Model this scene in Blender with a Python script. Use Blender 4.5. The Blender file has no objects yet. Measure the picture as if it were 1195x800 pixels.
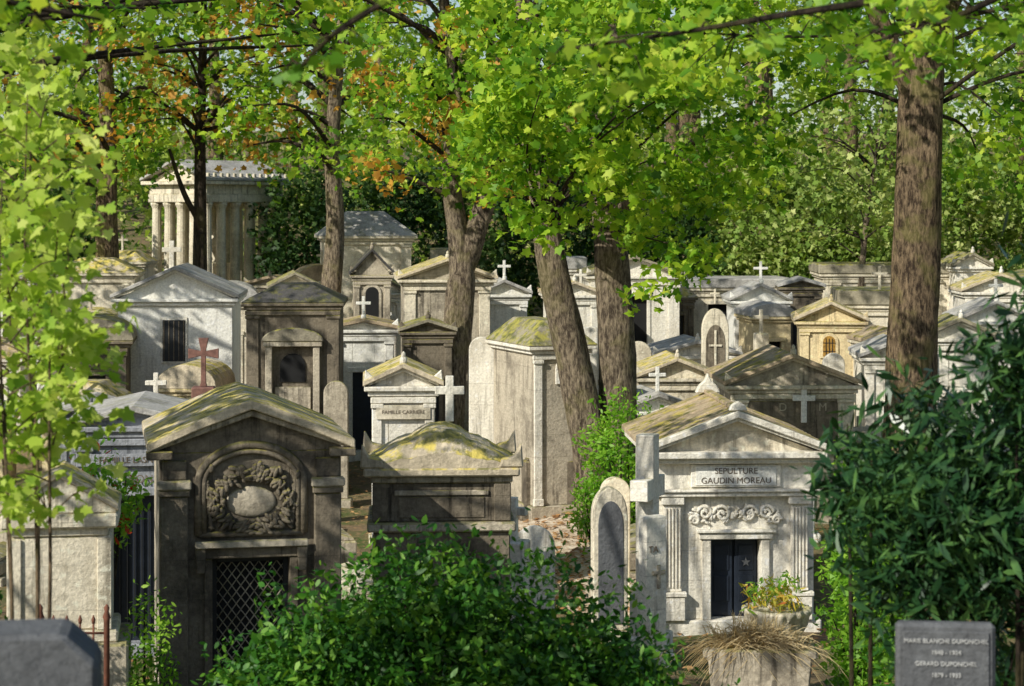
import bpy, bmesh, math, random
import numpy as np
from mathutils import Vector, Matrix
random.seed(7); rng=np.random.default_rng(11)
R=math.radians
scn=bpy.context.scene
col=scn.collection
# ------------------------------------------------------------ materials
def nt(name):
    m=bpy.data.materials.new(name); m.use_nodes=True
    t=m.node_tree; t.nodes.clear()
    o=t.nodes.new('ShaderNodeOutputMaterial')
    return m,t,o
def N(t,typ,**k):
    n=t.nodes.new(typ)
    for a,b in k.items(): setattr(n,a,b)
    return n
def noise(t,vec,scale,detail=6,rough=.6):
    n=N(t,'ShaderNodeTexNoise'); n.inputs['Scale'].default_value=scale
    n.inputs['Detail'].default_value=detail; n.inputs['Roughness'].default_value=rough
    t.links.new(vec,n.inputs['Vector']); return n.outputs['Fac']
def mrange(t,v,a,b,c=0,d=1):
    n=N(t,'ShaderNodeMapRange'); n.inputs[1].default_value=a;n.inputs[2].default_value=b
    n.inputs[3].default_value=c;n.inputs[4].default_value=d
    t.links.new(v,n.inputs[0]); return n.outputs[0]
def mul(t,a,b,op='MULTIPLY'):
    n=N(t,'ShaderNodeMath',operation=op)
    for i,v in enumerate((a,b)):
        if isinstance(v,(int,float)): n.inputs[i].default_value=v
        else: t.links.new(v,n.inputs[i])
    return n.outputs[0]
def mixc(t,f,a,b,bt='MIX'):
    n=N(t,'ShaderNodeMix',data_type='RGBA',blend_type=bt)
    if isinstance(f,(int,float)): n.inputs[0].default_value=f
    else: t.links.new(f,n.inputs[0])
    for i,v in ((6,a),(7,b)):
        if isinstance(v,tuple): n.inputs[i].default_value=(v[0],v[1],v[2],1)
        else: t.links.new(v,n.inputs[i])
    return n.outputs[2]
def bsdf(t,o,colr,rough=.85,spec=.3,bump=None,bs=.3,bd=.02,metal=0):
    p=N(t,'ShaderNodeBsdfPrincipled')
    if isinstance(colr,tuple): p.inputs['Base Color'].default_value=(*colr,1)
    else: t.links.new(colr,p.inputs['Base Color'])
    p.inputs['Roughness'].default_value=rough
    p.inputs['Specular IOR Level'].default_value=spec
    p.inputs['Metallic'].default_value=metal
    if bump is not None:
        b=N(t,'ShaderNodeBump'); b.inputs['Strength'].default_value=bs; b.inputs['Distance'].default_value=bd
        t.links.new(bump,b.inputs['Height']); t.links.new(b.outputs[0],p.inputs['Normal'])
    t.links.new(p.outputs[0],o.inputs[0]); return p
def stone(name,base,dark,stain=.5,streak=.5,moss=0.,mosscol=(.30,.27,.05),mosslo=.35,joint=.35):
    m,t,o=nt(name)
    g=N(t,'ShaderNodeNewGeometry'); P=g.outputs['Position']
    n1=mrange(t,noise(t,P,1.4,8,.68),.47,.62)
    c=mixc(t,mul(t,n1,stain),base,dark)
    mp=N(t,'ShaderNodeMapping'); mp.inputs['Scale'].default_value=(6,6,.5); t.links.new(P,mp.inputs[0])
    n2=mul(t,mrange(t,noise(t,mp.outputs[0],1.6,6,.65),.52,.64),mrange(t,noise(t,P,.9,3,.5),.38,.6))
    c=mixc(t,mul(t,n2,streak),c,tuple(v*.38 for v in dark))
    n3=mrange(t,noise(t,P,26,4,.6),.3,.75,.74,1.14)
    cc=N(t,'ShaderNodeCombineColor'); 
    for i in range(3): t.links.new(n3,cc.inputs[i])
    c=mixc(t,1.0,c,cc.outputs[0],'MULTIPLY')
    n4=mrange(t,noise(t,P,9,3,.5),.60,.68)
    c=mixc(t,mul(t,n4,.45),c,tuple(min(.84,v*1.25) for v in base))
    tc=N(t,'ShaderNodeTexCoord'); so_=N(t,'ShaderNodeSeparateXYZ'); t.links.new(tc.outputs['Object'],so_.inputs[0])
    fr=mul(t,mul(t,so_.outputs[2],2.3),.31,'ADD')
    f2=N(t,'ShaderNodeMath',operation='FRACT'); t.links.new(fr,f2.inputs[0])
    ln=mrange(t,f2.outputs[0],.968,.98)
    s0=N(t,'ShaderNodeSeparateXYZ'); t.links.new(g.outputs['Normal'],s0.inputs[0])
    if joint>0: c=mixc(t,mul(t,mul(t,ln,mrange(t,noise(t,P,2,3,.5),.4,.6)),joint),c,tuple(v*.3 for v in dark))
    if moss>0:
        up=mrange(t,s0.outputs[2],.35,.75)
        nm=mrange(t,noise(t,P,3.2,9,.72),mosslo,mosslo+.10)
        mc=mixc(t,mrange(t,noise(t,P,6,6,.65),.44,.58),mosscol,(mosscol[0]*.30,mosscol[1]*.36,mosscol[2]*.5))
        c=mixc(t,mul(t,mul(t,up,nm),moss),c,mc)
    bsdf(t,o,c,.9,.2,mul(t,noise(t,P,14,8,.7),noise(t,P,2,3,.5),'ADD'),.7,.035)
    return m
S_white=stone('limestone_white',(.84,.79,.67),(.46,.40,.30),.42,.55,.5,(.30,.28,.10),.5)
S_plast=stone('whitewashed_render',(.84,.82,.74),(.62,.57,.48),.35,.3,.5,(.30,.28,.10),.5,.08)
S_light=stone('limestone_light',(.78,.70,.54),(.34,.29,.20),.55,.7,.6,(.34,.31,.08),.45)
S_mid=stone('limestone_grey',(.52,.455,.345),(.16,.135,.10),.7,.8,.7,(.30,.27,.06),.42)
S_dark=stone('limestone_dark_shaded',(.215,.18,.13),(.055,.045,.035),.75,.8,.8,(.28,.24,.05),.4)  # dark stone; on the mausoleum fronts the tone stands in for shade
S_warm=stone('limestone_ochre',(.78,.64,.38),(.33,.25,.15),.6,.6,.7,(.40,.34,.05),.4)
S_blue=stone('slate_blue_stone',(.34,.35,.37),(.13,.14,.16),.6,.5)
R_yel=stone('roof_moss_yellow',(.66,.56,.40),(.20,.17,.12),.5,.3,1.,(.62,.50,.12),.43,0)
R_brn=stone('roof_moss_brown',(.50,.39,.26),(.15,.12,.08),.6,.3,1.,(.42,.34,.07),.47,0)
R_grn=stone('roof_moss_green',(.36,.32,.23),(.11,.10,.08),.6,.3,1.,(.36,.33,.06),.44,0)
R_grey=stone('roof_slate_grey',(.50,.48,.44),(.18,.17,.16),.6,.3,.4,(.24,.23,.07),.5,0)
R_dark=stone('roof_dark_lead',(.09,.085,.08),(.035,.035,.035),.6,.3,.7,(.18,.17,.05),.48,0)
GRAN=stone('granite_grey',(.14,.145,.15),(.07,.07,.075),.5,.2,joint=0)
def plain(name,c,rough=.6,metal=0,spec=.4,var=.4,sc=6):
    m,t,o=nt(name); g=N(t,'ShaderNodeNewGeometry')
    f=mrange(t,noise(t,g.outputs['Position'],sc,6,.65),.3,.7)
    cc=mixc(t,f,c,tuple(v*(1-var) for v in c))
    bsdf(t,o,cc,rough,spec,noise(t,g.outputs['Position'],30,5,.6),.2,.01,metal); return m
IRON=plain('iron_black',(.02,.022,.025),.5)
DOORB=plain('door_blue_black',(.018,.026,.042),.5,var=.5)
VOID=plain('dark_interior',(.012,.012,.012),.9)
RUST=plain('rusted_iron',(.22,.085,.05),.85,var=.6,sc=12)
REDST=plain('red_brown_cast_iron',(.26,.13,.10),.85,var=.65,sc=9)
AMBER=plain('amber_glass',(.50,.28,.06),.3,var=.7,sc=14)
LETTER=plain('inscription_paint',(.18,.14,.10),.8)
LETW=plain('inscription_pale',(.6,.6,.58),.8)
def bark(name,c1,c2,lichen=.0):
    m,t,o=nt(name); g=N(t,'ShaderNodeNewGeometry'); P=g.outputs['Position']
    mp=N(t,'ShaderNodeMapping'); mp.inputs['Scale'].default_value=(8,8,2.2); t.links.new(P,mp.inputs[0])
    f=noise(t,mp.outputs[0],2.4,9,.75)
    c=mixc(t,mrange(t,f,.42,.6),c2,c1)
    c=mixc(t,mul(t,mrange(t,noise(t,P,2.2,5,.6),.5,.62),lichen),c,(.26,.24,.08))
    bsdf(t,o,c,.95,.1,f,1.,.12); return m
BARK=bark('bark_brown',(.36,.26,.16),(.06,.042,.03),.5)
BARKG=bark('bark_grey',(.40,.32,.22),(.08,.06,.045),.3)
BARKD=bark('bark_dark',(.10,.075,.055),(.03,.025,.02),.2)
def leafmat(name,cols,trans=.4,rough=.5,clump=1.2,tint=(1.25,1.15,.5)):
    m,t,o=nt(name); g=N(t,'ShaderNodeNewGeometry')
    r=N(t,'ShaderNodeValToRGB'); e=r.color_ramp.elements
    n=len(cols)
    while len(e)<n: e.new(.5)
    for i,cv in enumerate(cols):
        e[i].position=i/(n-1); e[i].color=(*cv,1)
    f=mul(t,mul(t,g.outputs['Random Per Island'],.5),mul(t,mrange(t,noise(t,g.outputs['Position'],clump,3,.5),.36,.64),.5),'ADD')
    t.links.new(f,r.inputs[0])
    p=N(t,'ShaderNodeBsdfPrincipled'); p.inputs['Roughness'].default_value=rough
    p.inputs['Specular IOR Level'].default_value=.35
    t.links.new(r.outputs[0],p.inputs['Base Color'])
    tr=N(t,'ShaderNodeBsdfTranslucent')
    c2=mixc(t,1.,r.outputs[0],tint,'MULTIPLY')
    t.links.new(c2,tr.inputs['Color'])
    mx=N(t,'ShaderNodeMixShader'); mx.inputs[0].default_value=trans
    t.links.new(p.outputs[0],mx.inputs[1]); t.links.new(tr.outputs[0],mx.inputs[2])
    t.links.new(mx.outputs[0],o.inputs[0]); return m
L_maple=leafmat('leaf_maple',[(.03,.10,.006),(.12,.29,.015),(.36,.54,.04),(.64,.72,.10)],.5,tint=(1.5,1.4,.9))
L_light=leafmat('leaf_sapling',[(.18,.34,.03),(.42,.56,.07),(.70,.74,.22)],.45,clump=3,tint=(1.3,1.3,.9))
L_bush=leafmat('leaf_bush',[(.010,.05,.005),(.04,.15,.010),(.19,.36,.035)],.25,.5,3)
L_laurel=leafmat('leaf_laurel',[(.010,.036,.014),(.028,.08,.026),(.11,.22,.05)],.2,.3,4,(1.2,1.3,.5))
L_back=leafmat('leaf_background',[(.02,.06,.008),(.09,.19,.02),(.32,.44,.06),(.66,.68,.24)],.45,.6,.22,(1.4,1.4,.8))  # clump colours run from dark to sunlit yellow-green, light put into the ramp
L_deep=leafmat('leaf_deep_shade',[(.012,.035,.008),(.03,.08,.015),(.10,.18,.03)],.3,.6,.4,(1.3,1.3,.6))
L_sage=leafmat('leaf_sage',[(.06,.13,.02),(.22,.34,.05),(.58,.62,.24)],.35,.6,.5)
L_rust=leafmat('leaf_rust',[(.34,.15,.02),(.62,.34,.05),(.66,.50,.10)],.4,.6,2,(1.3,1.1,.6))
L_fresh=leafmat('leaf_fresh',[(.08,.22,.015),(.20,.40,.03),(.42,.60,.08)],.45,.5,2,(1.4,1.5,.8))
L_straw=leafmat('dry_grass',[(.55,.42,.20),(.80,.68,.42)],.3,.8)
L_fall=leafmat('fallen_leaf',[(.14,.07,.03),(.40,.20,.07),(.60,.40,.18)],.1,.8)
L_red=leafmat('flower_red',[(.5,.03,.01),(.65,.08,.02)],.3,.6)
L_yel=leafmat('leaf_yellow_red',[(.16,.28,.03),(.60,.54,.08),(.55,.12,.04)],.4,.5,5)
# ------------------------------------------------------------ helpers
GY=[-80,0,10,16,22,30,42,50,60,70,85,110,150,400,1200]
GZ=[9,3.4,1.2,.2,-.6,-1.05,-.9,-.4,.3,1.2,3,7,11,18,20]
def g(x,y):
    return float(np.interp(y,GY,GZ)+.08*math.sin(x*.7+y*.3)+.05*math.sin(x*1.9-y*.8))
def empty(name,x,y,z,rot=0):
    e=bpy.data.objects.new(name,None); col.objects.link(e); e.location=(x,y,z); e.rotation_euler=(0,0,R(rot)); e.empty_display_size=.2
    return e
def fin(bm,name,parent,mat,loc=None,rot=None,smooth=False,bevel=0):
    if bevel>0:
        bmesh.ops.recalc_face_normals(bm,faces=bm.faces)
        es=[e for e in bm.edges if len(e.link_faces)==2 and e.calc_face_angle(0)>.5]
        try: bmesh.ops.bevel(bm,geom=es,offset=bevel,segments=1,affect='EDGES',clamp_overlap=True)
        except Exception: pass
    bmesh.ops.recalc_face_normals(bm,faces=bm.faces)
    me=bpy.data.meshes.new(name); bm.to_mesh(me); bm.free()
    for m in (mat if isinstance(mat,list) else [mat]): me.materials.append(m)
    if smooth: me.polygons.foreach_set('use_smooth',[True]*len(me.polygons))
    o=bpy.data.objects.new(name,me); col.objects.link(o)
    if parent: o.parent=parent
    if loc: o.location=loc
    if rot: o.rotation_euler=rot
    return o
def box(p,name,x0,x1,y0,y1,z0,z1,mat,bev=.012,**k):
    bm=bmesh.new(); 
    M=Matrix.Translation(((x0+x1)/2,(y0+y1)/2,(z0+z1)/2))@Matrix.Diagonal((x1-x0,y1-y0,z1-z0,1))
    bmesh.ops.create_cube(bm,size=1,matrix=M)
    return fin(bm,name,p,mat,bevel=min(bev,.3*min(x1-x0,y1-y0,z1-z0)),**k)
def prism(p,name,outl,y0,y1,mat,bev=.01,**k):
    bm=bmesh.new()
    a=[bm.verts.new((x,y0,z)) for x,z in outl]; b=[bm.verts.new((x,y1,z)) for x,z in outl]
    bm.faces.new(a); bm.faces.new(b[::-1]); n=len(a)
    for i in range(n): bm.faces.new((a[i],b[i],b[(i+1)%n],a[(i+1)%n]))
    return fin(bm,name,p,mat,bevel=bev,**k)
def lathe(p,name,prof,mat,seg=24,flutes=0,fd=.06,loc=(0,0,0),smooth=True):
    bm=bmesh.new(); rings=[]
    if flutes: seg=flutes*4
    for r,z in prof:
        ring=[]
        for i in range(seg):
            a=2*math.pi*i/seg
            rr=r*(1-(fd*(0.5-.5*math.cos(flutes*a)) if flutes else 0))
            ring.append(bm.verts.new((rr*math.cos(a)+loc[0],rr*math.sin(a)+loc[1],z+loc[2])))
        rings.append(ring)
    for a,b in zip(rings,rings[1:]):
        for i in range(seg): bm.faces.new((a[i],a[(i+1)%seg],b[(i+1)%seg],b[i]))
    bm.faces.new(rings[0][::-1]); bm.faces.new(rings[-1])
    return fin(bm,name,p,mat,smooth=smooth)
def tubes(p,name,paths,mat,seg=8,wob=0.,smooth=True,loc=None):
    V=[];F=[]
    for pts,rad in paths:
        pts=[Vector(q) for q in pts]; base=len(V); n=len(pts)
        ph=random.random()*6
        for i,q in enumerate(pts):
            d=(pts[min(i+1,n-1)]-pts[max(i-1,0)]).normalized()
            ref=Vector((0,1,0)) if abs(d.y)<.9 else Vector((1,0,0))
            u=d.cross(ref).normalized(); v=d.cross(u)
            for j in range(seg):
                a=2*math.pi*j/seg
                rr=rad[i]*(1+wob*math.sin(3*a+ph+i*.35)+wob*.6*math.sin(5*a-i*.8+ph)+wob*random.uniform(-.5,.5))
                V.append(tuple(q+u*(rr*math.cos(a))+v*(rr*math.sin(a))))
        for i in range(n-1):
            for j in range(seg):
                a=base+i*seg+j; b=base+i*seg+(j+1)%seg
                F.append((a,b,b+seg,a+seg))
        F.append(tuple(base+j for j in range(seg))[::-1]); F.append(tuple(base+(n-1)*seg+j for j in range(seg)))
    me=bpy.data.meshes.new(name); me.from_pydata(V,[],F); me.materials.append(mat)
    if smooth: me.polygons.foreach_set('use_smooth',[True]*len(me.polygons))
    o=bpy.data.objects.new(name,me); col.objects.link(o)
    if p: o.parent=p
    if loc: o.location=loc
    return o
def blobs(p,name,lst,mat,sub=1):
    bm=bmesh.new()
    for c,s,r in lst:
        M=Matrix.Translation(c)@Matrix.Rotation(r,4,'Y')@Matrix.Diagonal((*s,1))
        bmesh.ops.create_icosphere(bm,subdivisions=sub,radius=1,matrix=M)
    return fin(bm,name,p,mat,smooth=True)
def spline(pts,rad,n=6):
    P=[Vector(q) for q in pts]; out=[];ro=[]
    for i in range(len(P)-1):
        p0=P[max(i-1,0)];p1=P[i];p2=P[i+1];p3=P[min(i+2,len(P)-1)]
        for k in range(n):
            t=k/n
            out.append(.5*((2*p1)+(p2-p0)*t+(2*p0-5*p1+4*p2-p3)*t*t+(3*p1-p0-3*p2+p3)*t**3)); ro.append(rad[i]*(1-t)+rad[i+1]*t)
    out.append(P[-1]); ro.append(rad[-1]); return out,ro
def text(p,body,x,y,z,size,mat,name='inscription'):
    c=bpy.data.curves.new(name,'FONT'); c.body=body; c.size=size; c.align_x='CENTER'; c.align_y='CENTER'; c.extrude=.004
    c.materials.append(mat); o=bpy.data.objects.new(name,c); col.objects.link(o); o.parent=p
    o.location=(x,y,z); o.rotation_euler=(R(90),0,0); return o
SH={'maple':[(0,0),(.22,-.12),(.44,.06),(.33,.22),(.55,.5),(.30,.52),(.0,.95),(-.28,.55),(-.52,.52),(-.33,.24),(-.46,.04),(-.2,-.1)],
 'oval':[(0,0),(.24,.3),(.2,.65),(0,1),(-.2,.65),(-.24,.3)],
 'lance':[(0,0),(.13,.3),(.12,.6),(0,1.1),(-.12,.6),(-.13,.3)],
 'ragged':[(0,0),(.35,.1),(.22,.35),(.5,.7),(.1,.6),(0,1),(-.3,.62),(-.45,.3),(-.2,.2)]}
def leafmesh(p,name,pos,size,shape,mats,idx=None,up=.7,spread=1.,sizevar=.4,curl=.3):
    n=len(pos); S=np.array(SH[shape]); k=len(S)
    S=np.column_stack([S[:,0],S[:,1]-.4,-curl*np.abs(S[:,0])-curl*.5*(S[:,1]-.4)**2])
    nr=rng.normal(size=(n,3))*spread; nr[:,2]+=up*2; nr/=np.linalg.norm(nr,axis=1)[:,None]
    t=rng.normal(size=(n,3)); t[:,2]-=.5; t-=nr*(t*nr).sum(1)[:,None]; t/=np.linalg.norm(t,axis=1)[:,None]
    b=np.cross(nr,t)
    sz=size*(1+sizevar*rng.uniform(-1,1,n)); wd=rng.uniform(.65,1.1,n)
    V=pos[:,None,:]+sz[:,None,None]*(S[None,:,0,None]*wd[:,None,None]*b[:,None,:]+S[None,:,1,None]*t[:,None,:]+S[None,:,2,None]*nr[:,None,:])
    me=bpy.data.meshes.new(name); me.vertices.add(n*k); me.vertices.foreach_set('co',V.reshape(-1).astype(np.float32))
    me.loops.add(n*k); me.loops.foreach_set('vertex_index',np.arange(n*k,dtype=np.int32))
    me.polygons.add(n); me.polygons.foreach_set('loop_start',np.arange(0,n*k,k,dtype=np.int32))
    me.polygons.foreach_set('loop_total',np.full(n,k,dtype=np.int32))
    for m in mats: me.materials.append(m)
    if idx is not None: me.polygons.foreach_set('material_index',np.asarray(idx,dtype=np.int32))
    me.update(calc_edges=True); me.validate()
    o=bpy.data.objects.new(name,me); col.objects.link(o)
    if p: o.parent=p
    return o
def spray(centers,rad,nper,flat=.3,droop=.35,jit=.5):
    out=[]
    for c in centers:
        r=rad*random.uniform(1-jit,1+jit*.6); n=max(4,int(nper*(r/rad)**1.6))
        a=rng.uniform(0,2*np.pi,n); rho=r*np.sqrt(rng.uniform(0,1,n))
        tx,ty=rng.normal(0,.25,2)
        X=rho*np.cos(a);Y=rho*np.sin(a)
        Z=rng.normal(0,flat*r,n)-droop*rho**2/r+tx*X+ty*Y
        out.append(np.column_stack([c[0]+X,c[1]+Y,c[2]+Z]))
    return np.concatenate(out)
def rustmix(P_,fr,sc=.9):
    f=np.sin(P_[:,0]*sc*2.1+1.3)*np.sin(P_[:,2]*sc*2.7+.4)+np.sin(P_[:,1]*sc*1.9+P_[:,0]*1.1)*.6
    thr=np.quantile(f,1-fr*1.6); return ((f>thr)&(rng.random(len(P_))<.7)).astype(int)
def region(x0,x1,y0,y1,z0,z1,n,low=None,gap=None):
    out=[]; tries=0
    while len(out)<n and tries<n*40:
        tries+=1
        x=random.uniform(x0,x1);y=random.uniform(y0,y1);z=random.uniform(z0,z1)
        if low and z<low(x,y): continue
        out.append((x,y,z))
    return out
def branches(p,trunk,centers,n,mat,r0=.05,name='branches',zmin=-9):
    paths=[]; tp=[Vector(q) for q in trunk if q[2]>zmin]
    cs=random.sample(centers,min(n,len(centers)))
    for c in cs:
        c=Vector(c); zt=c.z-random.uniform(.4,.5)*max(1,(c-tp[len(tp)//2]).length*.5)
        s=min(tp,key=lambda q:abs(q.z-zt)+.2*(q-c).length)
        mid=s.lerp(c,.5)+Vector((random.uniform(-.3,.3),random.uniform(-.3,.3),random.uniform(.1,.6)))
        pts,rd=spline([s,mid,c],[r0,r0*.55,r0*.15],5); paths.append((pts,rd))
    tubes(p,name,paths,mat,5,.05)
# ------------------------------------------------------------ world, sun, camera
w=bpy.data.worlds.new("World"); scn.world=w; w.use_nodes=True; t=w.node_tree; t.nodes.clear()
sk=t.nodes.new('ShaderNodeTexSky'); sk.sky_type='NISHITA'; sk.sun_disc=False
tosun=Vector((-.74,-.70,.70)).normalized()
sk.sun_elevation=math.asin(tosun.z); sk.sun_rotation=math.atan2(tosun.x,tosun.y)
bg=t.nodes.new('ShaderNodeBackground'); bg.inputs[1].default_value=.115; wo=t.nodes.new('ShaderNodeOutputWorld')
t.links.new(sk.outputs[0],bg.inputs[0]); t.links.new(bg.outputs[0],wo.inputs[0])
sl=bpy.data.lights.new('sun','SUN'); sl.energy=5; sl.angle=R(.5); sl.color=(1,.96,.86)
so=bpy.data.objects.new('sun',sl); col.objects.link(so); so.rotation_euler=(-tosun).to_track_quat('-Z','Y').to_euler(); so.location=(-20,-10,30)
cd=bpy.data.cameras.new('camera'); cam=bpy.data.objects.new('camera',cd); col.objects.link(cam)
cam.location=(0,0,5); cam.rotation_euler=(R(90),0,0); cd.lens=72.3; cd.sensor_width=36; cd.shift_y=-.1255; cd.clip_end=3000
cd.dof.use_dof=True; cd.dof.focus_distance=30; cd.dof.aperture_fstop=3.6
scn.camera=cam
scn.view_settings.view_transform='Standard'; scn.view_settings.look='None'; scn.view_settings.exposure=0
# ------------------------------------------------------------ ground
xs=np.concatenate([[-900,-400,-150,-80],np.arange(-50,51,1.),[80,150,400,900]])
ys=np.concatenate([[-80,-40],np.arange(-12,120,1.),[135,150,200,400,1200]])
V=[(x,y,g(x,y)) for y in ys for x in xs]; nx=len(xs)
F=[(j*nx+i,j*nx+i+1,(j+1)*nx+i+1,(j+1)*nx+i) for j in range(len(ys)-1) for i in range(nx-1)]
me=bpy.data.meshes.new('ground'); me.from_pydata(V,[],F); me.polygons.foreach_set('use_smooth',[True]*len(F))
m,tt,o_=nt('earth_and_leaf_litter'); ge=N(tt,'ShaderNodeNewGeometry'); P=ge.outputs['Position']
c=mixc(tt,mrange(tt,noise(tt,P,.7,6,.6),.4,.6),(.20,.15,.09),(.09,.12,.035))
c=mixc(tt,mrange(tt,noise(tt,P,9,6,.7),.5,.65),c,(.34,.22,.12))
bsdf(tt,o_,c,.95,.1,noise(tt,P,12,8,.7),.8,.06); me.materials.append(m)
go=bpy.data.objects.new('ground',me); col.objects.link(go)
pv=[];pf=[]
for i,y in enumerate(np.arange(31,60,1.)):
    xc=1.05-.03*(y-36)+.25*math.sin(y*.25); 
    for k in range(5):
        x=xc+(k-2)*.38; pv.append((x,y,max(g(x,y),g(x,math.floor(y)),g(x,math.ceil(y)))+.03))
for i in range(28):
    for k in range(4): a=i*5+k; pf.append((a,a+1,a+6,a+5))
me=bpy.data.meshes.new('footpath'); me.from_pydata(pv,[],pf)
m,tt,o_=nt('gravel_path'); ge=N(tt,'ShaderNodeNewGeometry'); P=ge.outputs['Position']
c=mixc(tt,mrange(tt,noise(tt,P,5,6,.7),.4,.62),(.72,.62,.48),(.42,.31,.20)); bsdf(tt,o_,c,.95,.1,noise(tt,P,40,5,.6),.6,.03)
me.materials.append(m); o=bpy.data.objects.new('footpath',me); col.objects.link(o)
n=8000; fx=rng.uniform(-9,10,n); fy=rng.uniform(24,58,n)
fx[:1800]=rng.normal(.9,.8,1800); fy[:1800]=rng.uniform(31,50,1800)
fp=np.array([(x,y,g(x,y)+.07) for x,y in zip(fx,fy)])
leafmesh(None,'fallen_leaves',fp,.11,'ragged',[L_fall],up=2.,spread=.6)
# ------------------------------------------------------------ tomb builder
def gable(p,W,H,z,y0,y1,t,mat,name='roof'):
    return prism(p,name,[(-W/2,z),(-W/2,z+t),(0,z+H+t),(W/2,z+t),(W/2,z),(0,z+H)],y0,y1,mat,.012)
def archpts(w,zb,zs,n=12,point=0):
    pts=[(-w/2,zb),(-w/2,zs)]
    for i in range(1,n):
        a=math.pi*(1-i/n); pts.append((w/2*math.cos(a),zs+w/2*math.sin(a)*(1+point)))
    pts+=[(w/2,zs),(w/2,zb)]; return pts
def front(p,w,zb,zt,dw,dt,mat,ft=.24,door=None,db=None,frame=True,fm=None):
    door=door or DOORB
    if db is None: db=zb
    box(p,'wall_pier_left',-w/2,-dw/2,0,ft,zb,zt,mat); box(p,'wall_pier_right',dw/2,w/2,0,ft,zb,zt,mat)
    box(p,'wall_lintel',-dw/2+.001,dw/2-.001,.002,ft,dt,zt,mat,0)
    if db>zb+.02: box(p,'wall_sill',-dw/2+.001,dw/2-.001,.002,ft,zb,db,mat,0)
    box(p,'door',-dw/2-.01,dw/2+.01,ft-.07,ft-.02,db,dt+.01,door,0)
    if frame:
        fm=fm or mat
        f=.09
        box(p,'door_jamb_left',-dw/2-f,-dw/2-.003,-.035,.05,db,dt,fm,.008); box(p,'door_jamb_right',dw/2+.003,dw/2+f,-.035,.05,db,dt,fm,.008)
        box(p,'door_head',-dw/2-f-.03,dw/2+f+.03,-.05,.05,dt+.003,dt+.12,fm,.01)
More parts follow.
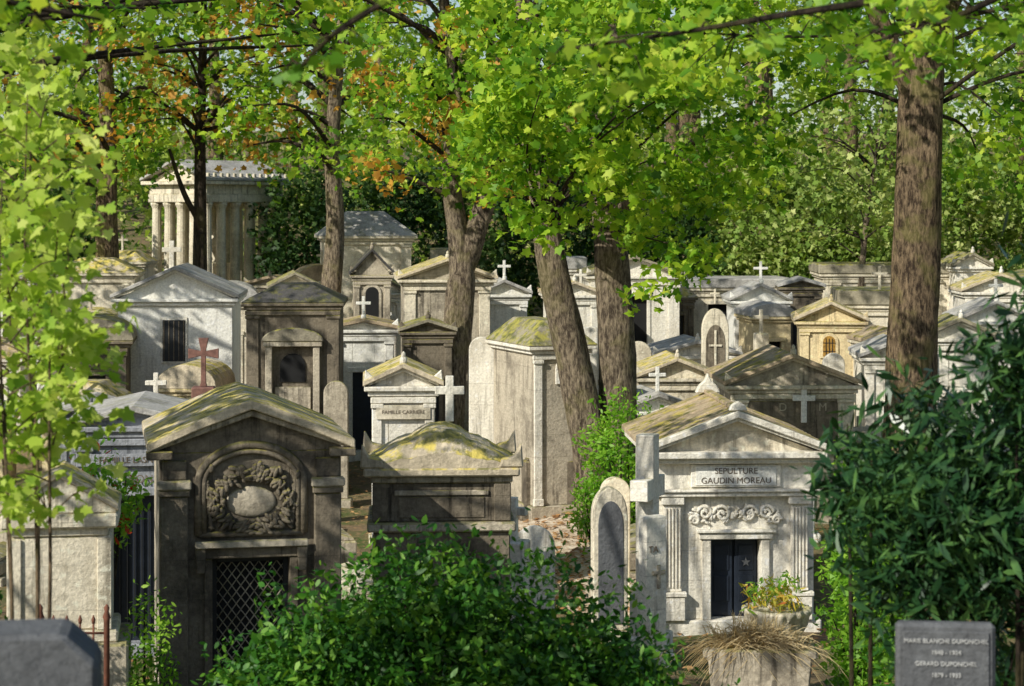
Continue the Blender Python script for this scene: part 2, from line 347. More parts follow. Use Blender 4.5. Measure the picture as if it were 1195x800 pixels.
def tomb(name,x,y,w,eave,apex,depth=2.2,rot=0,sm=None,rm=None,over=.12,door=(.6,1.6),dm=None,pil=True,roof='gable',zb=None,window=None,acro=True,cornm=None,crs=False,dbase=None):
    sm=sm or S_mid; dm=dm or DOORB
    zg=g(x,y) if zb is None else zb
    p=empty(name,x,y,zg,rot); rm=rm or R_grn; cm=cornm or sm
    E=eave-zg; A=apex-zg
    box(p,'plinth',-w/2-.07,w/2+.07,-.07,depth+.05,-.5,.22,sm,.02)
    if door:
        front(p,w,.22,E-.16,door[0],min(door[1]+.22,E-.5),sm,door=dm,db=dbase)
        box(p,'wall_core',-w/2+.003,w/2-.003,.241,depth,.22,E-.16,sm,.01)
    else: box(p,'walls',-w/2,w/2,0,depth,.22,E-.16,sm,.012)
    if pil:
        pw=.11*w+.04
        for s in (-1,1):
            cx=s*(w/2-pw/2-.01)
            box(p,'pilaster',cx-pw/2,cx+pw/2,-.05,-.001,.25,E-.34,cm,.01)
            box(p,'pilaster_base',cx-pw/2-.02,cx+pw/2+.02,-.075,-.002,.221,.36,cm,.01)
            box(p,'pilaster_capital',cx-pw/2-.025,cx+pw/2+.025,-.08,-.002,E-.34,E-.27,cm,.01)
        box(p,'architrave',-w/2-.02,w/2+.02,-.06,-.003,E-.265,E-.17,cm,.01)
    box(p,'cornice_lower',-w/2-over*.5,w/2+over*.5,-over*.5,depth+over*.4,E-.16,E-.08,cm,.015)
    box(p,'cornice_upper',-w/2-over,w/2+over,-over,depth+over,E-.079,E,cm,.015)
    H=A-E
    if roof=='gable':
        t_=.09
        prism(p,'tympanum',[(-w/2,E+.002),(0,E+H-t_-.02),(w/2,E+.002)],.03,depth-.03,sm,0)
        gable(p,w+2*over+.04,H-t_,E+.004,-over-.02,depth+over+.02,t_,rm)
        gable(p,w+over,H-t_-.05,E+.003,-over*.55,-.001,.06,cm,'raking_moulding')
        if acro:
            blobs(p,'acroterion',[((0,-over+.06,A+.03),(.07,.05,.10),0),((0,-over+.06,A+.12),(.04,.04,.06),0)],cm)
            for s in (-1,1): prism(p,'corner_acroterion',[(s*(w/2+over),E+.08),(s*(w/2+over-.2),E+.1),(s*(w/2+over-.02),E+.26)],-over,-over+.12,cm,.01)
    elif roof=='hip':
        bm=bmesh.new(); a=w/2+over+.02; y0=-over-.02;y1=depth+over+.02; z=E+.003
        b=[bm.verts.new(q) for q in ((-a,y0,z),(a,y0,z),(a,y1,z),(-a,y1,z))]
        u=[bm.verts.new(q) for q in ((-a*.35,y0+a*.6,z+H),(a*.35,y0+a*.6,z+H),(a*.35,y1-a*.6,z+H),(-a*.35,y1-a*.6,z+H))]
        bm.faces.new(b[::-1]);bm.faces.new(u)
        for i in range(4): bm.faces.new((b[i],b[(i+1)%4],u[(i+1)%4],u[i]))
        fin(bm,'roof',p,rm,bevel=.02)
    elif roof=='flat':
        box(p,'roof',-w/2-over-.03,w/2+over+.03,-over-.03,depth+over+.03,E+.003,E+H,rm,.03)
    elif roof=='barrel':
        pts=[(-w/2-over,E+.003)]+[((w/2+over)*math.cos(math.pi*(1-i/12)),E+.05+H*math.sin(math.pi*i/12)) for i in range(13)]+[(w/2+over,E+.003)]
        prism(p,'roof',pts,-over,depth+over,rm,.01)
    if window:
        ww,wz0,wz1,wx,wm=window
        pts=[(a+wx,b) for a,b in archpts(ww+.16,wz0-zg-.05,wz1-zg)]
        prism(p,'window_surround',pts,-.04,-.001,cm,.01)
        pts=[(a+wx,b) for a,b in archpts(ww,wz0-zg,wz1-zg)]
        prism(p,'window_glass',pts,-.045,-.02,wm,0)
        if wm is AMBER:
            for k in (-1,0,1): box(p,'window_mullion',wx+k*ww*.25-.008,wx+k*ww*.25+.008,-.06,-.046,wz0-zg,wz1-zg+ww*.3,IRON,.002)
            for k in (0,1): box(p,'window_transom',wx-ww/2,wx+ww/2,-.058,-.047,wz0-zg+.12+.2*k,wz0-zg+.135+.2*k,IRON,.002)
    if crs:
        crosspoly(p,'cross',crs[0],crs[1],.07,.07,cm,(0,0.05,A))
    return p
def crosspoly(p,name,h,s,t,d,mat,loc,rot=0,flare=0,armz=.68):
    a=t/2; f=flare; za=h*armz
    o=[(-a-f*.5,0),(-a,h*.1),(-a,za-a),(-s/2,za-a-f),(-s/2,za+a+f),(-a,za+a),(-a-f,h),(a+f,h),(a,za+a),(s/2,za+a+f),(s/2,za-a-f),(a,za-a),(a,h*.1),(a+f*.5,0)]
    return prism(p,name,o,-d/2,d/2,mat,.008,loc=loc,rot=(0,0,R(rot)))
def cross(name,x,y,ztop,h,s,mat,rot=0,t=.09,flare=0,ped=(.35,.3)):
    zg=g(x,y); p=empty(name,x,y,zg,rot)
    hb=ztop-zg-h
    box(p,'base',-ped[0]*.8,ped[0]*.8,-ped[0]*.8,ped[0]*.8,-.3,.15,mat,.02)
    if hb>.16: box(p,'pedestal',-ped[0]/2,ped[0]/2,-ped[0]/2,ped[0]/2,.151,hb,mat,.02)
    crosspoly(p,'cross',h,s,t,t,mat,(0,0,max(hb,.151)),0,flare); return p
def stele(name,x,y,ztop,w,mat,rot=0,kind='round',d=.14,panel=None,tilt=0):
    zg=g(x,y); p=empty(name,x,y,zg,rot); p.rotation_euler=(R(tilt),0,R(rot)); h=ztop-zg
    box(p,'base',-w/2-.08,w/2+.08,-.1,d+.1,-.3,.16,mat,.02)
    if kind=='round': pts=archpts(w,.161,h-w/2)
    elif kind=='gothic': pts=archpts(w,.161,h-w*.8,12,.6)
    elif kind=='flat': pts=[(-w/2,.161),(-w/2,h),(w/2,h),(w/2,.161)]
    else: pts=[(-w/2,.161),(-w/2,h-.18),(-w/2+.06,h-.18),(0,h),(w/2-.06,h-.18),(w/2,h-.18),(w/2,.161)]
    prism(p,'slab',pts,0,d,mat,.015)
    if panel:
        q=[(a*.72,.12+b*.86) for a,b in pts]; prism(p,'panel',q,-.015,-.001,panel,.005)
    return p
def slab(name,x,y,w,l,h,mat,rot=0):
    p=empty(name,x,y,g(x,y),rot)
    box(p,'kerb',-w/2-.1,w/2+.1,-.1,l+.1,-.3,.12,mat,.02); box(p,'ledger',-w/2,w/2,0,l,.121,h,mat,.03)
    prism(p,'coping',[(-w/2+.04,h+.001),(-w/2+.04,h+.04),(0,h+.14),(w/2-.04,h+.04),(w/2-.04,h+.001)],.05,l-.05,mat,.01); return p

# ------------------------------------------------------------ M1
def m1():
    x,y=-2.79,22; zg=-.7; p=empty('wreath_mausoleum',x,y,zg,11.5)
    Z=lambda z:z-.11-zg
    w=1.93; d=2.1; sm=S_dark  # front's shade is put into its stone colour; side walls stay lighter
    box(p,'plinth',-w/2-.08,w/2+.08,-.08,d+.05,-.6,.2,sm,.02)
    front(p,w,.2,Z(2.58),.82,Z(1.44),sm,.3,VOID)
    box(p,'wall_core',-w/2+.003,w/2-.003,.301,d,.2,Z(2.58),S_mid,.01)
    for s in (-1,1):
        cx=s*(w/2-.15)
        box(p,'pilaster',cx-.145,cx+.145,-.07,-.001,.2,Z(2.12),sm,.012)
        box(p,'pilaster_capital',cx-.165,cx+.165,-.10,-.002,Z(2.121),Z(2.19),sm,.01)
        box(p,'impost',cx-.18,cx+.18,-.12,-.002,Z(2.191),Z(2.29),S_mid,.015)
        box(p,'upper_pilaster',cx-.13,cx+.13,-.05,-.001,Z(2.291),Z(2.5),sm,.012)
    box(p,'door_ledge',-.6,.6,-.13,-.052,Z(1.565),Z(1.64),S_mid,.01)
    for s in (-1,1): prism(p,'console',[(s*.5,Z(1.3)),(s*.58,Z(1.3)),(s*.6,Z(1.564)),(s*.48,Z(1.564))],-.11,-.052,sm,.01)
    ps=[]; zt=Z(1.40); zl=Z(.2); W=.36
    for i in range(-9,14):
        for s in (1,-1):
            pts=[]
            for q in np.linspace(0,1,25):
                xx=-W+2*W*q; zz=zl+ (i*.13) + s*(xx)*1.35
                if zl<zz<zt: pts.append((xx,.205,zz))
            if len(pts)>1: ps.append(([pts[0],pts[-1]],[.007,.007]))
    tubes(p,'door_lattice',ps,S_mid,5)
    for s in (-1,1): box(p,'door_stile',s*.385-.03,s*.385+.03,.18,.22,.2,Z(1.43),IRON,.004)
    box(p,'door_mid_rail',-.354,.354,.18,.22,Z(.1),Z(.2),IRON,.004)
    box(p,'door_lower_panel',-.354,.354,.19,.215,.21,Z(.099),IRON,.004)
    box(p,'door_top_rail',-.354,.354,.18,.22,Z(1.37),Z(1.43),IRON,.004)
    def arc(rx,rz,zc,y):return [(rx*math.cos(a),y,zc+rz*math.sin(a)) for a in np.linspace(math.pi,0,22)]
    a1=[(-.5,-.03,Z(1.72))]+arc(.5,.34,Z(2.24),-.03)+[(.5,-.03,Z(1.72))]
    a2=[(-.56,-.02,Z(1.70))]+arc(.56,.41,Z(2.24),-.02)+[(.56,-.02,Z(1.70))]
    tubes(p,'niche_moulding',[(a1,[.03]*len(a1)),(a2,[.045]*len(a2)),([(-.56,-.02,Z(1.70)),(.56,-.02,Z(1.70))],[.035]*2)],sm,8)
    L=[]
    for i in range(240):
        a=random.uniform(0,2*math.pi); rr=random.gauss(1,.11)
        px,pz=.39*rr*math.cos(a),.28*rr*math.sin(a)
        L.append(((px,-.03-random.random()*.06,Z(2.04)+pz),(.05*random.uniform(.6,1.3),.024,.022),a+random.uniform(-.8,.8)+1.57))
    for i in range(90):
        s=random.choice((-1,1)); q=random.random()
        L.append(((s*(.42+.05*q),-.025,Z(1.76)+.5*q),(.04,.025,.02),random.random()*3))
    for i in range(34): L.append(((random.gauss(0,.15),-.05,Z(2.37)+random.gauss(0,.035)),(.05,.035,.03),random.random()*3))
    blobs(p,'wreath_relief',L,sm,2)
    blobs(p,'wreath_boss',[((0,.0,Z(2.04)),(.27,.05,.17),0)],S_mid,3)
    E=Z(2.58); ap=Z(3.02)
    prism(p,'tympanum',[(-w/2,E),(-w/2,E+.06),(0,ap-.06),(w/2,E+.06),(w/2,E)],.0,d,sm,0)
    W=2.2
    gable(p,W-.12,.36,E+.02,-.10,-.002,.07,S_mid,'raking_moulding')
    prism(p,'roof',[(-W/2,E+.02),(-W/2,E+.12),(-W*.28,E+.33),(-W*.1,E+.50),(0,E+.56),(W*.1,E+.50),(W*.28,E+.33),(W/2,E+.12),(W/2,E+.02),(W*.28,E+.23),(0,E+.46),(-W*.28,E+.23)],-.17,d+.2,R_yel,.012)
    for s in (-1,1): box(p,'eave_return',s*(W/2-.13)-.14,s*(W/2-.13)+.14,-.16,.0,E-.06,E+.03,sm,.01)
m1()
# ------------------------------------------------------------ M2
def m2():
    x,y=3.26,30; zg=-1.06; p=empty('sepulture_mausoleum',x,y,zg,3); Z=lambda z:z-zg
    w=2.30; d=2.8; sm=S_white
    box(p,'plinth',-w/2-.1,w/2+.1,-.1,d+.05,-.5,.16,sm,.02)
    front(p,w,.16,Z(1.38),.72,Z(.27),sm,.32,DOORB,frame=False)
    box(p,'wall_core',-w/2+.003,w/2-.003,.321,d,.16,Z(1.38),sm,.01)
    for s in (-1,1):
        box(p,'door_jamb',s*.43-.065,s*.43+.065,-.06,.06,.16,Z(.27),sm,.01)
        box(p,'door_leaf',s*.18-.165,s*.18+.165,.19,.23,.17,Z(.24),DOORB,.01)
        for zz in (.35,.8): box(p,'door_panel',s*.18-.11,s*.18+.11,.175,.191,.16+zz-.12,.16+zz+.25,DOORB,.01)
        cx=s*.93
        box(p,'pilaster_pedestal',cx-.18,cx+.18,-.16,-.001,.16,Z(-.55),sm,.015)
        box(p,'pedestal_cap',cx-.2,cx+.2,-.18,-.001,Z(-.549),Z(-.48),sm,.012)
        box(p,'pilaster',cx-.13,cx+.13,-.09,-.001,Z(-.479),Z(.78),sm,.008)
        for k in range(-2,3): box(p,'fillet',cx+k*.05-.013,cx+k*.05+.013,-.115,-.091,Z(-.42),Z(.74),sm,.006)
        box(p,'capital',cx-.17,cx+.17,-.14,-.001,Z(.781),Z(.90),sm,.015)
    box(p,'door_head',-.54,.54,-.09,.06,Z(.273),Z(.37),sm,.01)
    box(p,'door_ledge',-.58,.58,-.13,.02,Z(.371),Z(.42),sm,.01)
    box(p,'architrave',-w/2-.04,w/2+.04,-.16,-.002,Z(.901),Z(.97),sm,.012)
    box(p,'architrave_ledge',-w/2-.08,w/2+.08,-.2,-.002,Z(.971),Z(1.01),sm,.01)
    box(p,'frieze_panel_border',-.66,.66,-.05,-.002,Z(1.03),Z(1.36),sm,.01)
    box(p,'frieze_panel',-.59,.59,-.065,-.051,Z(1.06),Z(1.33),S_plast,.004)
    text(p,'SEPULTURE',0,-.068,Z(1.265),.125,LETTER); text(p,'GAUDIN MOREAU',0,-.068,Z(1.125),.125,LETTER)
    ps=[];L=[]
    def spir(cx,cz,r,sg,turn=1.6):
        pts=[];rd=[]
        for q in np.linspace(0,1,26):
            a=sg*(q*turn*2*math.pi)+(0 if sg>0 else math.pi); rr=r*(1-.85*q)
            pts.append((cx+rr*math.cos(a),-.04,cz+rr*math.sin(a))); rd.append(.03*(1-.5*q))
        return pts,rd
    for s in (-1,1):
        for cx,cz,r in ((.20,.64,.13),(.45,.66,.11),(.60,.55,.07)):
            a,b=spir(s*cx,Z(cz),r,s); ps.append((a,b))
        for k in range(30): L.append(((s*random.uniform(.06,.66),-.03,Z(.62)+random.gauss(0,.07)),(.05,.03,.02),random.random()*3))
    for k in range(14): L.append(((random.gauss(0,.05),-.05,Z(.64)+random.gauss(0,.06)),(.035,.035,.03),random.random()*3))
    tubes(p,'scroll_relief',ps,sm,7); blobs(p,'leaf_relief',L,sm,2)
    st=[(.07*(1 if i%2==0 else .42)*math.sin(i*math.pi/5)+.18,Z(-.1)+.07*(1 if i%2==0 else .42)*math.cos(i*math.pi/5)) for i in range(10)]
    prism(p,'door_star',st,.16,.174,GRAN,0)
    E=Z(1.56)
    box(p,'cornice_lower',-w/2-.05,w/2+.05,-.16,d+.1,Z(1.381),Z(1.46),sm,.015)
    box(p,'cornice_upper',-w/2-.16,w/2+.16,-.26,d+.15,Z(1.461),E,sm,.015)
    prism(p,'tympanum',[(-w/2,E+.001),(0,Z(2.0)),(w/2,E+.001)],-.05,d,S_light,0)
    gable(p,w+.18,.44,E+.002,-.22,-.052,.06,sm,'raking_moulding')
    W=w+.42
    prism(p,'raking_cornice',[(-W/2,E+.003),(-W/2,E+.09),(0,E+.60),(W/2,E+.09),(W/2,E+.003),(0,E+.50)],-.28,-.1,sm,.01)
    gable(p,W-.02,.52,E+.003,-.099,d+.2,.08,R_brn)
    for yy in (.6,1.2,1.8,2.4):
        gable(p,W,.545,E+.003,yy,yy+.07,.08,R_brn,'roof_rib')
    box(p,'ridge_cap',-.07,.07,-.08,d+.15,E+.585,E+.66,R_brn,.02)
    prism(p,'rear_acroterion',[(-.2,E+.60),(-.14,E+.72),(-.05,E+.8),(0,E+.92),(.05,E+.8),(.14,E+.72),(.2,E+.60)],d-.1,d+.05,sm,.015)
    prism(p,'front_acroterion',[(-.14,E+.60),(-.10,E+.68),(0,E+.74),(.10,E+.68),(.14,E+.60)],-.26,-.14,sm,.015)
m2()
# ------------------------------------------------------------ M3
def m3():
    x,y=-.82,24; zg=-.75; p=empty('sarcophagus_tomb',x,y,zg,3); Z=lambda z:z-.08-zg; sm=S_dark
    box(p,'plinth',-.88,.88,-.08,1.5,-.4,.2,sm,.02)
    box(p,'lower_body',-.80,.80,0,1.4,.2,Z(1.38),sm,.015)
    box(p,'belt_course',-.87,.87,-.07,1.47,Z(1.381),Z(1.49),S_mid,.02)
    box(p,'upper_body',-.78,.78,.03,1.37,Z(1.491),Z(1.95),sm,.015)
    for s in (-1,1): box(p,'corner_block',s*.71-.1,s*.71+.1,-.01,.029,Z(1.50),Z(1.949),sm,.01)
    box(p,'panel_frame_top',-.55,.55,0,.029,Z(1.80),Z(1.86),S_mid,.008); box(p,'panel',-.5,.5,.015,.029,Z(1.54),Z(1.78),sm,.006)
    box(p,'cornice_lower',-.83,.83,-.03,1.42,Z(1.951),Z(2.03),S_mid,.015)
    box(p,'cornice_upper',-.91,.91,-.12,1.52,Z(2.031),Z(2.13),R_yel,.02)
    bm=bmesh.new(); n=30; mrow=14; vs=[]
    for j in range(mrow+1):
        v=j/mrow; yy=-.1+1.6*v; row=[]
        for i in range(n+1):
            u=i/n*2-1; prof=.40*(1-abs(u)**1.15)**.9+.045*abs(math.sin(u*math.pi*2.5))*(1-abs(u))
            zz=Z(2.134)+prof*min(1,.4+1.2*math.sin(v*math.pi))+.02*random.random()
            row.append(bm.verts.new((u*.88,yy,zz)))
        vs.append(row)
    for j in range(mrow):
        for i in range(n): bm.faces.new((vs[j][i],vs[j][i+1],vs[j+1][i+1],vs[j+1][i]))
    b0=[bm.verts.new((q.co.x,q.co.y,Z(2.131))) for q in vs[0]]
    for i in range(n): bm.faces.new((b0[i],b0[i+1],vs[0][i+1],vs[0][i]))
    fin(bm,'roof_lid',p,R_yel)
    for sx in (-1,1):
        for yy in (-.06,1.42):
            prism(p,'acroterion',[(sx*.95,Z(2.131)),(sx*.66,Z(2.131)),(sx*.70,Z(2.24)),(sx*.84,Z(2.27)),(sx*.93,Z(2.42))],yy-.06,yy+.08,R_yel,.02)
    crosspoly(p,'cross',.56,.36,.10,.09,S_white,(.12,1.25,Z(2.54)),0)
m3()
# ------------------------------------------------------------ other mausoleums
def m4():
    p=tomb('family_mausoleum',-5.15,28,1.55,2.12,2.40,2.2,6,S_blue,R_grey,.1,(.58,2.0),DOORB,True,acro=False)
    zg=g(-5.15,28); box(p,'name_band',-.76,.76,-.075,-.061,1.58-zg,1.75-zg,S_blue,.004)
    text(p,'FAMILLE LASNIER',-.02,-.08,1.665-zg,.115,LETTER); text(p,'VERON',.02,-.054,1.40-zg,.15,LETTER)
    for k in range(-2,3): box(p,'door_bar',k*.1-.01,k*.1+.01,.12,.15,.3,2.1,IRON,.003)
m4()
def m5():
    p=empty('pedimented_grave_monument',-4.40,20,.85,9); sm=S_light
    box(p,'foundation',-.66,.66,-.15,.95,-1.6,-.02,S_mid,.02)
    box(p,'base',-.56,.56,-.06,.86,-.019,.10,sm,.02)
    box(p,'body',-.49,.49,0,.8,.101,1.02,sm,.02)
    for s in (-1,1): box(p,'corner_pier',s*.43-.07,s*.43+.07,-.03,-.001,.101,1.0,sm,.01)
    box(p,'neck',-.46,.46,-.02,.8,1.021,1.10,sm,.01)
    box(p,'cornice',-.56,.56,-.09,.87,1.101,1.24,sm,.02)
    prism(p,'pediment',[(-.55,1.241),(-.55,1.30),(-.1,1.60),(0,1.62),(.1,1.60),(.55,1.30),(.55,1.241)],-.04,.82,sm,.015)
    gable(p,1.14,.34,1.26,-.08,.86,.06,R_yel)
m5()
M6=tomb('white_chapel_tomb',-7.53,46,2.54,3.12,3.85,3.0,4,S_plast,R_grey,.14,None,pil=False,acro=False)
q=M6; zg=g(-7.53,46)
box(q,'window_frame',-.33,.27,-.03,-.001,1.66-zg,2.70-zg,S_white,.01); box(q,'window_grille',-.28,.22,-.045,-.031,1.72-zg,2.64-zg,IRON,.004)
for k in range(5): box(q,'window_bar',-.25+k*.11-.01,-.25+k*.11+.01,-.06,-.046,1.74-zg,2.62-zg,S_dark,.002)
M7=tomb('slate_roof_mausoleum',-4.58,43,1.95,3.16,3.52,2.6,3,S_dark,R_dark,.1,None,roof='hip',pil=True,window=None)
zg=g(-4.58,43)
def aed(p,w,z0,z1,sm):
    for s in (-1,1): box(p,'aedicule_column',s*(w/2-.08)-.07,s*(w/2-.08)+.07,-.18,-.052,z0,z1,sm,.01)
    box(p,'aedicule_lintel',-w/2-.04,w/2+.04,-.22,-.052,z1+.001,z1+.1,sm,.01)
    pts=[(-w/2-.06,z1+.101)]+[((w/2+.06)*math.cos(math.pi*(1-i/12)),z1+.13+.26*math.sin(math.pi*i/12)) for i in range(13)]+[(w/2+.06,z1+.101)]
    prism(p,'aedicule_pediment',pts,-.24,-.052,R_grn,.02)
    pts=archpts(w-.62,z1-.75,z1-.42); prism(p,'aedicule_window',pts,-.03,-.004,VOID,0)
    box(p,'aedicule_panel',-w/2+.2,w/2-.2,-.05,-.004,z0+.1,z1-.85,S_mid,.01)
aed(M7,1.15,.3,2.25-zg,S_mid)
p8=tomb('small_inscribed_mausoleum',-1.69,32,.98,2.33,2.70,1.6,4,S_white,R_yel,.12,(.45,1.6),DOORB)
zg=g(-1.69,32); box(p8,'name_tablet',-.42,.42,-.075,-.061,1.82-zg,2.04-zg,S_light,.005); text(p8,'FAMILLE CARRIERE',0,-.078,1.93-zg,.08,LETTER)
tomb('mossy_roof_mausoleum',.95,40,1.15,2.45,2.92,2.3,20,S_mid,R_grn,.14,None,roof='hip',window=(.28,1.75,2.0,.1,VOID),cornm=S_white)
tomb('slate_hipped_mausoleum',-4.33,62,2.6,4.35,5.1,3.2,8,S_light,R_grey,.18,(.8,2.2),VOID,roof='hip',zb=.4)
tomb('gothic_roof_tomb',-3.81,56,1.0,3.35,4.08,2.0,5,S_mid,R_dark,.1,None,window=(.36,2.2,2.85,0,VOID))
tomb('pilastered_mausoleum',-1.57,50,2.1,3.42,3.95,2.6,5,S_mid,R_yel,.16,(.8,2.4),VOID,cornm=S_light)
tomb('balustraded_tomb',-1.9,46.5,1.1,2.35,2.65,1.2,5,S_dark,R_grn,.1,(.5,1.6),IRON)
m12=tomb('cross_mausoleum',5.46,40,2.40,1.68,2.3,2.7,2,S_mid,R_brn,.14,(.7,1.2),VOID,cornm=S_light)
zg=g(5.46,40); box(m12,'relief_panel',-.85,.85,-.04,-.003,1.50,2.33,S_dark,.01)
crosspoly(m12,'wall_cross',.70,.44,.11,.06,S_plast,(.2,-.10,.96-zg))
text(m12,'D',-.20,-.046,1.25-zg,.22,S_mid); text(m12,'M',.58,-.046,1.25-zg,.22,S_mid)
tomb('ochre_chapel_tomb',7.76,50,1.5,2.40,2.9,2.2,-6,S_warm,R_yel,.14,None,window=(.30,1.55,1.9,-.05,AMBER))
tomb('mossy_pediment_tomb',3.53,44,1.5,1.50,1.95,2.0,2,S_light,R_yel,.14,None,window=(.4,.2,.85,0,VOID))
tomb('white_pediment_tomb',4.5,50,1.9,1.56,1.95,2.2,3,S_white,R_grey,.14,(.6,1.4),VOID)
tomb('pediment_tomb',9.6,44,1.4,2.35,2.8,2.0,-4,S_white,R_grn,.12,(.5,1.6),VOID)
tomb('cream_mausoleum',9.3,52,1.8,2.7,3.1,2.2,-4,S_light,R_grn,.12,(.6,1.7),VOID,roof='flat',crs=(.6,.4))
tomb('white_mausoleum',8.3,44.5,1.3,1.9,2.3,2.0,-3,S_white,R_grey,.12,(.5,1.4),VOID,crs=(.5,.34))
tomb('white_mausoleum',11.3,48,1.6,2.5,3.0,2.0,-3,S_plast,R_grey,.12,(.6,1.6),VOID,crs=(.5,.34))
tomb('white_mausoleum',12.6,53,1.8,3.0,3.5,2.0,-3,S_white,R_yel,.12,(.6,1.6),VOID)
tomb('white_mausoleum',6.9,57,1.5,2.6,3.1,2.0,0,S_plast,R_grey,.12,(.6,1.6),VOID,crs=(.6,.4))
tomb('white_mausoleum',-.2,54,1.2,2.9,3.3,2.0,5,S_plast,R_grey,.12,(.5,1.6),VOID,crs=(.5,.34))
tomb('white_mausoleum',1.7,56,1.3,2.8,3.2,2.0,5,S_white,R_yel,.12,(.5,1.6),VOID)
tomb('flat_roof_mausoleum',-11.4,56,2.2,3.4,3.8,2.4,6,S_light,R_yel,.14,(.6,1.8),VOID,roof='hip')
tomb('arched_mausoleum',-9.1,44,1.7,2.3,2.75,2.2,8,S_dark,R_grn,.14,(.8,2.1),IRON,roof='barrel')
tomb('grey_mausoleum',-7.9,38.5,1.2,1.2,1.5,2.0,8,S_blue,R_grey,.1,(.5,1.3),DOORB)
tomb('long_vault',6.5,64,4.4,2.7,3.0,3,3,S_light,R_grey,.12,(.8,1.8),VOID,roof='flat')
tomb('tall_vault',3.6,60,2.6,3.2,3.8,3,3,S_white,R_grn,.14,(.7,2),VOID)
tomb('terrace_vault',11.5,62,4.2,3.2,3.5,3,-3,S_light,R_grn,.12,(.8,1.8),VOID,roof='flat')
tomb('terrace_vault',16.5,60,4.0,3.0,3.6,3,-6,S_light,R_grn,.12,(.8,1.8),VOID)
def temple():
    p=empty('colonnaded_temple_tomb',-11.0,68,1.0,-38); sm=S_light; w=2.7;d=3.4
    box(p,'podium',-w/2-.2,w/2+.2,-.2,d+.2,-.6,1.3,sm,.03); box(p,'stylobate',-w/2-.08,w/2+.08,-.08,d+.08,1.301,1.46,sm,.02)
    prof=[(.21,0),(.21,.06),(.18,.08),(.175,.12),(.17,1.2),(.15,2.7),(.155,2.75),(.2,2.84),(.21,2.86),(.21,2.94)]
    pos=[(x_,0.1) for x_ in np.linspace(-w/2+.15,w/2-.15,5)]+[(x_,d-.1) for x_ in np.linspace(-w/2+.15,w/2-.15,5)]
    pos+=[(s*(w/2-.15),yy) for s in (-1,1) for yy in np.linspace(.1,d-.1,6)[1:-1]]
    for a,b in pos: lathe(p,'column',prof,sm,flutes=12,loc=(a,b,1.461))
    box(p,'architrave',-w/2-.05,w/2+.05,-.12,d+.12,4.402,4.68,sm,.02); box(p,'frieze',-w/2-.02,w/2+.02,-.08,d+.08,4.681,4.98,sm,.01)
    box(p,'cornice',-w/2-.22,w/2+.22,-.3,d+.3,4.981,5.11,sm,.02)
    for s in (-1,1):
        for k in range(13): box(p,'antefix',s*(w/2+.17)-.05,s*(w/2+.17)+.05,-.2+k*.3,-.08+k*.3,5.19,5.36,sm,.02)
    prism(p,'tympanum',[(-w/2,5.111),(0,5.68),(w/2,5.111)],-.02,d,sm,0)
    gable(p,w+.5,.62,5.112,-.32,d+.32,.1,R_grey)
    box(p,'sarcophagus',-.4,.4,1.1,2.4,1.461,2.4,S_light,.03)
    lathe(p,'urn',[(.12,0),(.06,.1),(.24,.5),(.26,.7),(.1,.85),(.14,.95),(.03,1.1)],S_light,loc=(0,1.6,2.401))
temple()
# ------------------------------------------------------------ crosses, steles, slabs
cross('stone_cross',-5.7,38,2.72,.9,.56,REDST,5,.09,.05,(.42,.3))
cross('stone_cross',-6.75,39,2.0,.6,.4,S_white,3)
cross('stone_cross',-9.1,55,4.3,.75,.5,S_white,3,.13)
cross('stone_cross',0.02,26.2,1.4,.55,.36,S_white,-20,.1)
cross('stone_cross',6.3,52,2.6,.6,.4,S_light,3)
p=empty('monumental_cross',1.78,27,g(1.8,27),70)
box(p,'base',-.34,.34,-.26,.26,-.4,.35,S_white,.03); box(p,'pedestal',-.24,.24,-.18,.18,.351,.9,S_white,.02)
crosspoly(p,'cross',2.06,.82,.27,.24,S_white,(0,0,.901),0,0,.66)
p=stele('cross_relief_gravestone',1.84,26.2,1.15,.32,S_white,30,'flat',.18)
crosspoly(p,'relief_cross',.3,.2,.05,.03,S_mid,(.03,-.012,1.0)); text(p,'TA',-.05,-.008,1.5,.12,LETTER)
stele('arched_gravestone',1.40,29.2,1.12,.50,S_light,8,'gothic',.22,GRAN)
stele('arched_gravestone',1.62,32,.9,.45,S_light,8,'round',.2)
stele('rounded_gravestone',.28,27,.90,.55,S_white,-4,'round',.12,None,-4)
p=stele('gothic_arch_gravestone',4.65,47,2.85,.62,S_light,0,'gothic',.2,S_dark)
crosspoly(p,'finial_cross',.35,.22,.05,.05,S_light,(0,.1,2.85-g(4.65,47)+.1)); crosspoly(p,'tracery',1.1,.3,.05,.03,S_light,(0,-.03,1.9))
for (x,y,zt,w_,m_,k) in [(-3.35,53,2.25,.72,S_white,'round'),(-3.95,52,2.05,.5,S_white,'round'),(-.62,42,2.5,.52,S_white,'round'),(-3.6,42,1.6,.5,S_mid,'round'),
    (-2.2,41,1.6,.6,S_dark,'ped'),(-2.75,30,1.1,.4,S_white,'round'),(7.6,38,1.7,.5,S_light,'ped'),(8.6,40,1.5,.55,S_mid,'round'),
    (7.2,46,1.9,.5,S_white,'round'),(.2,44.5,1.5,.5,S_mid,'ped'),(-6.3,36,1.1,.6,S_light,'ped'),(9.6,37,2.0,.6,S_white,'gothic'),(2.9,47,2.1,.6,S_light,'round'),(1.9,53,2.1,.6,S_white,'flat')]:
    stele('gravestone',x,y,zt,w_,m_,random.uniform(-8,8),k,.16)
slab('sarcophagus_grave',.75,40.0,1.0,1.9,1.1,S_dark,8)
slab('sarcophagus_grave',.35,44.5,1.0,1.9,1.2,S_dark,8)
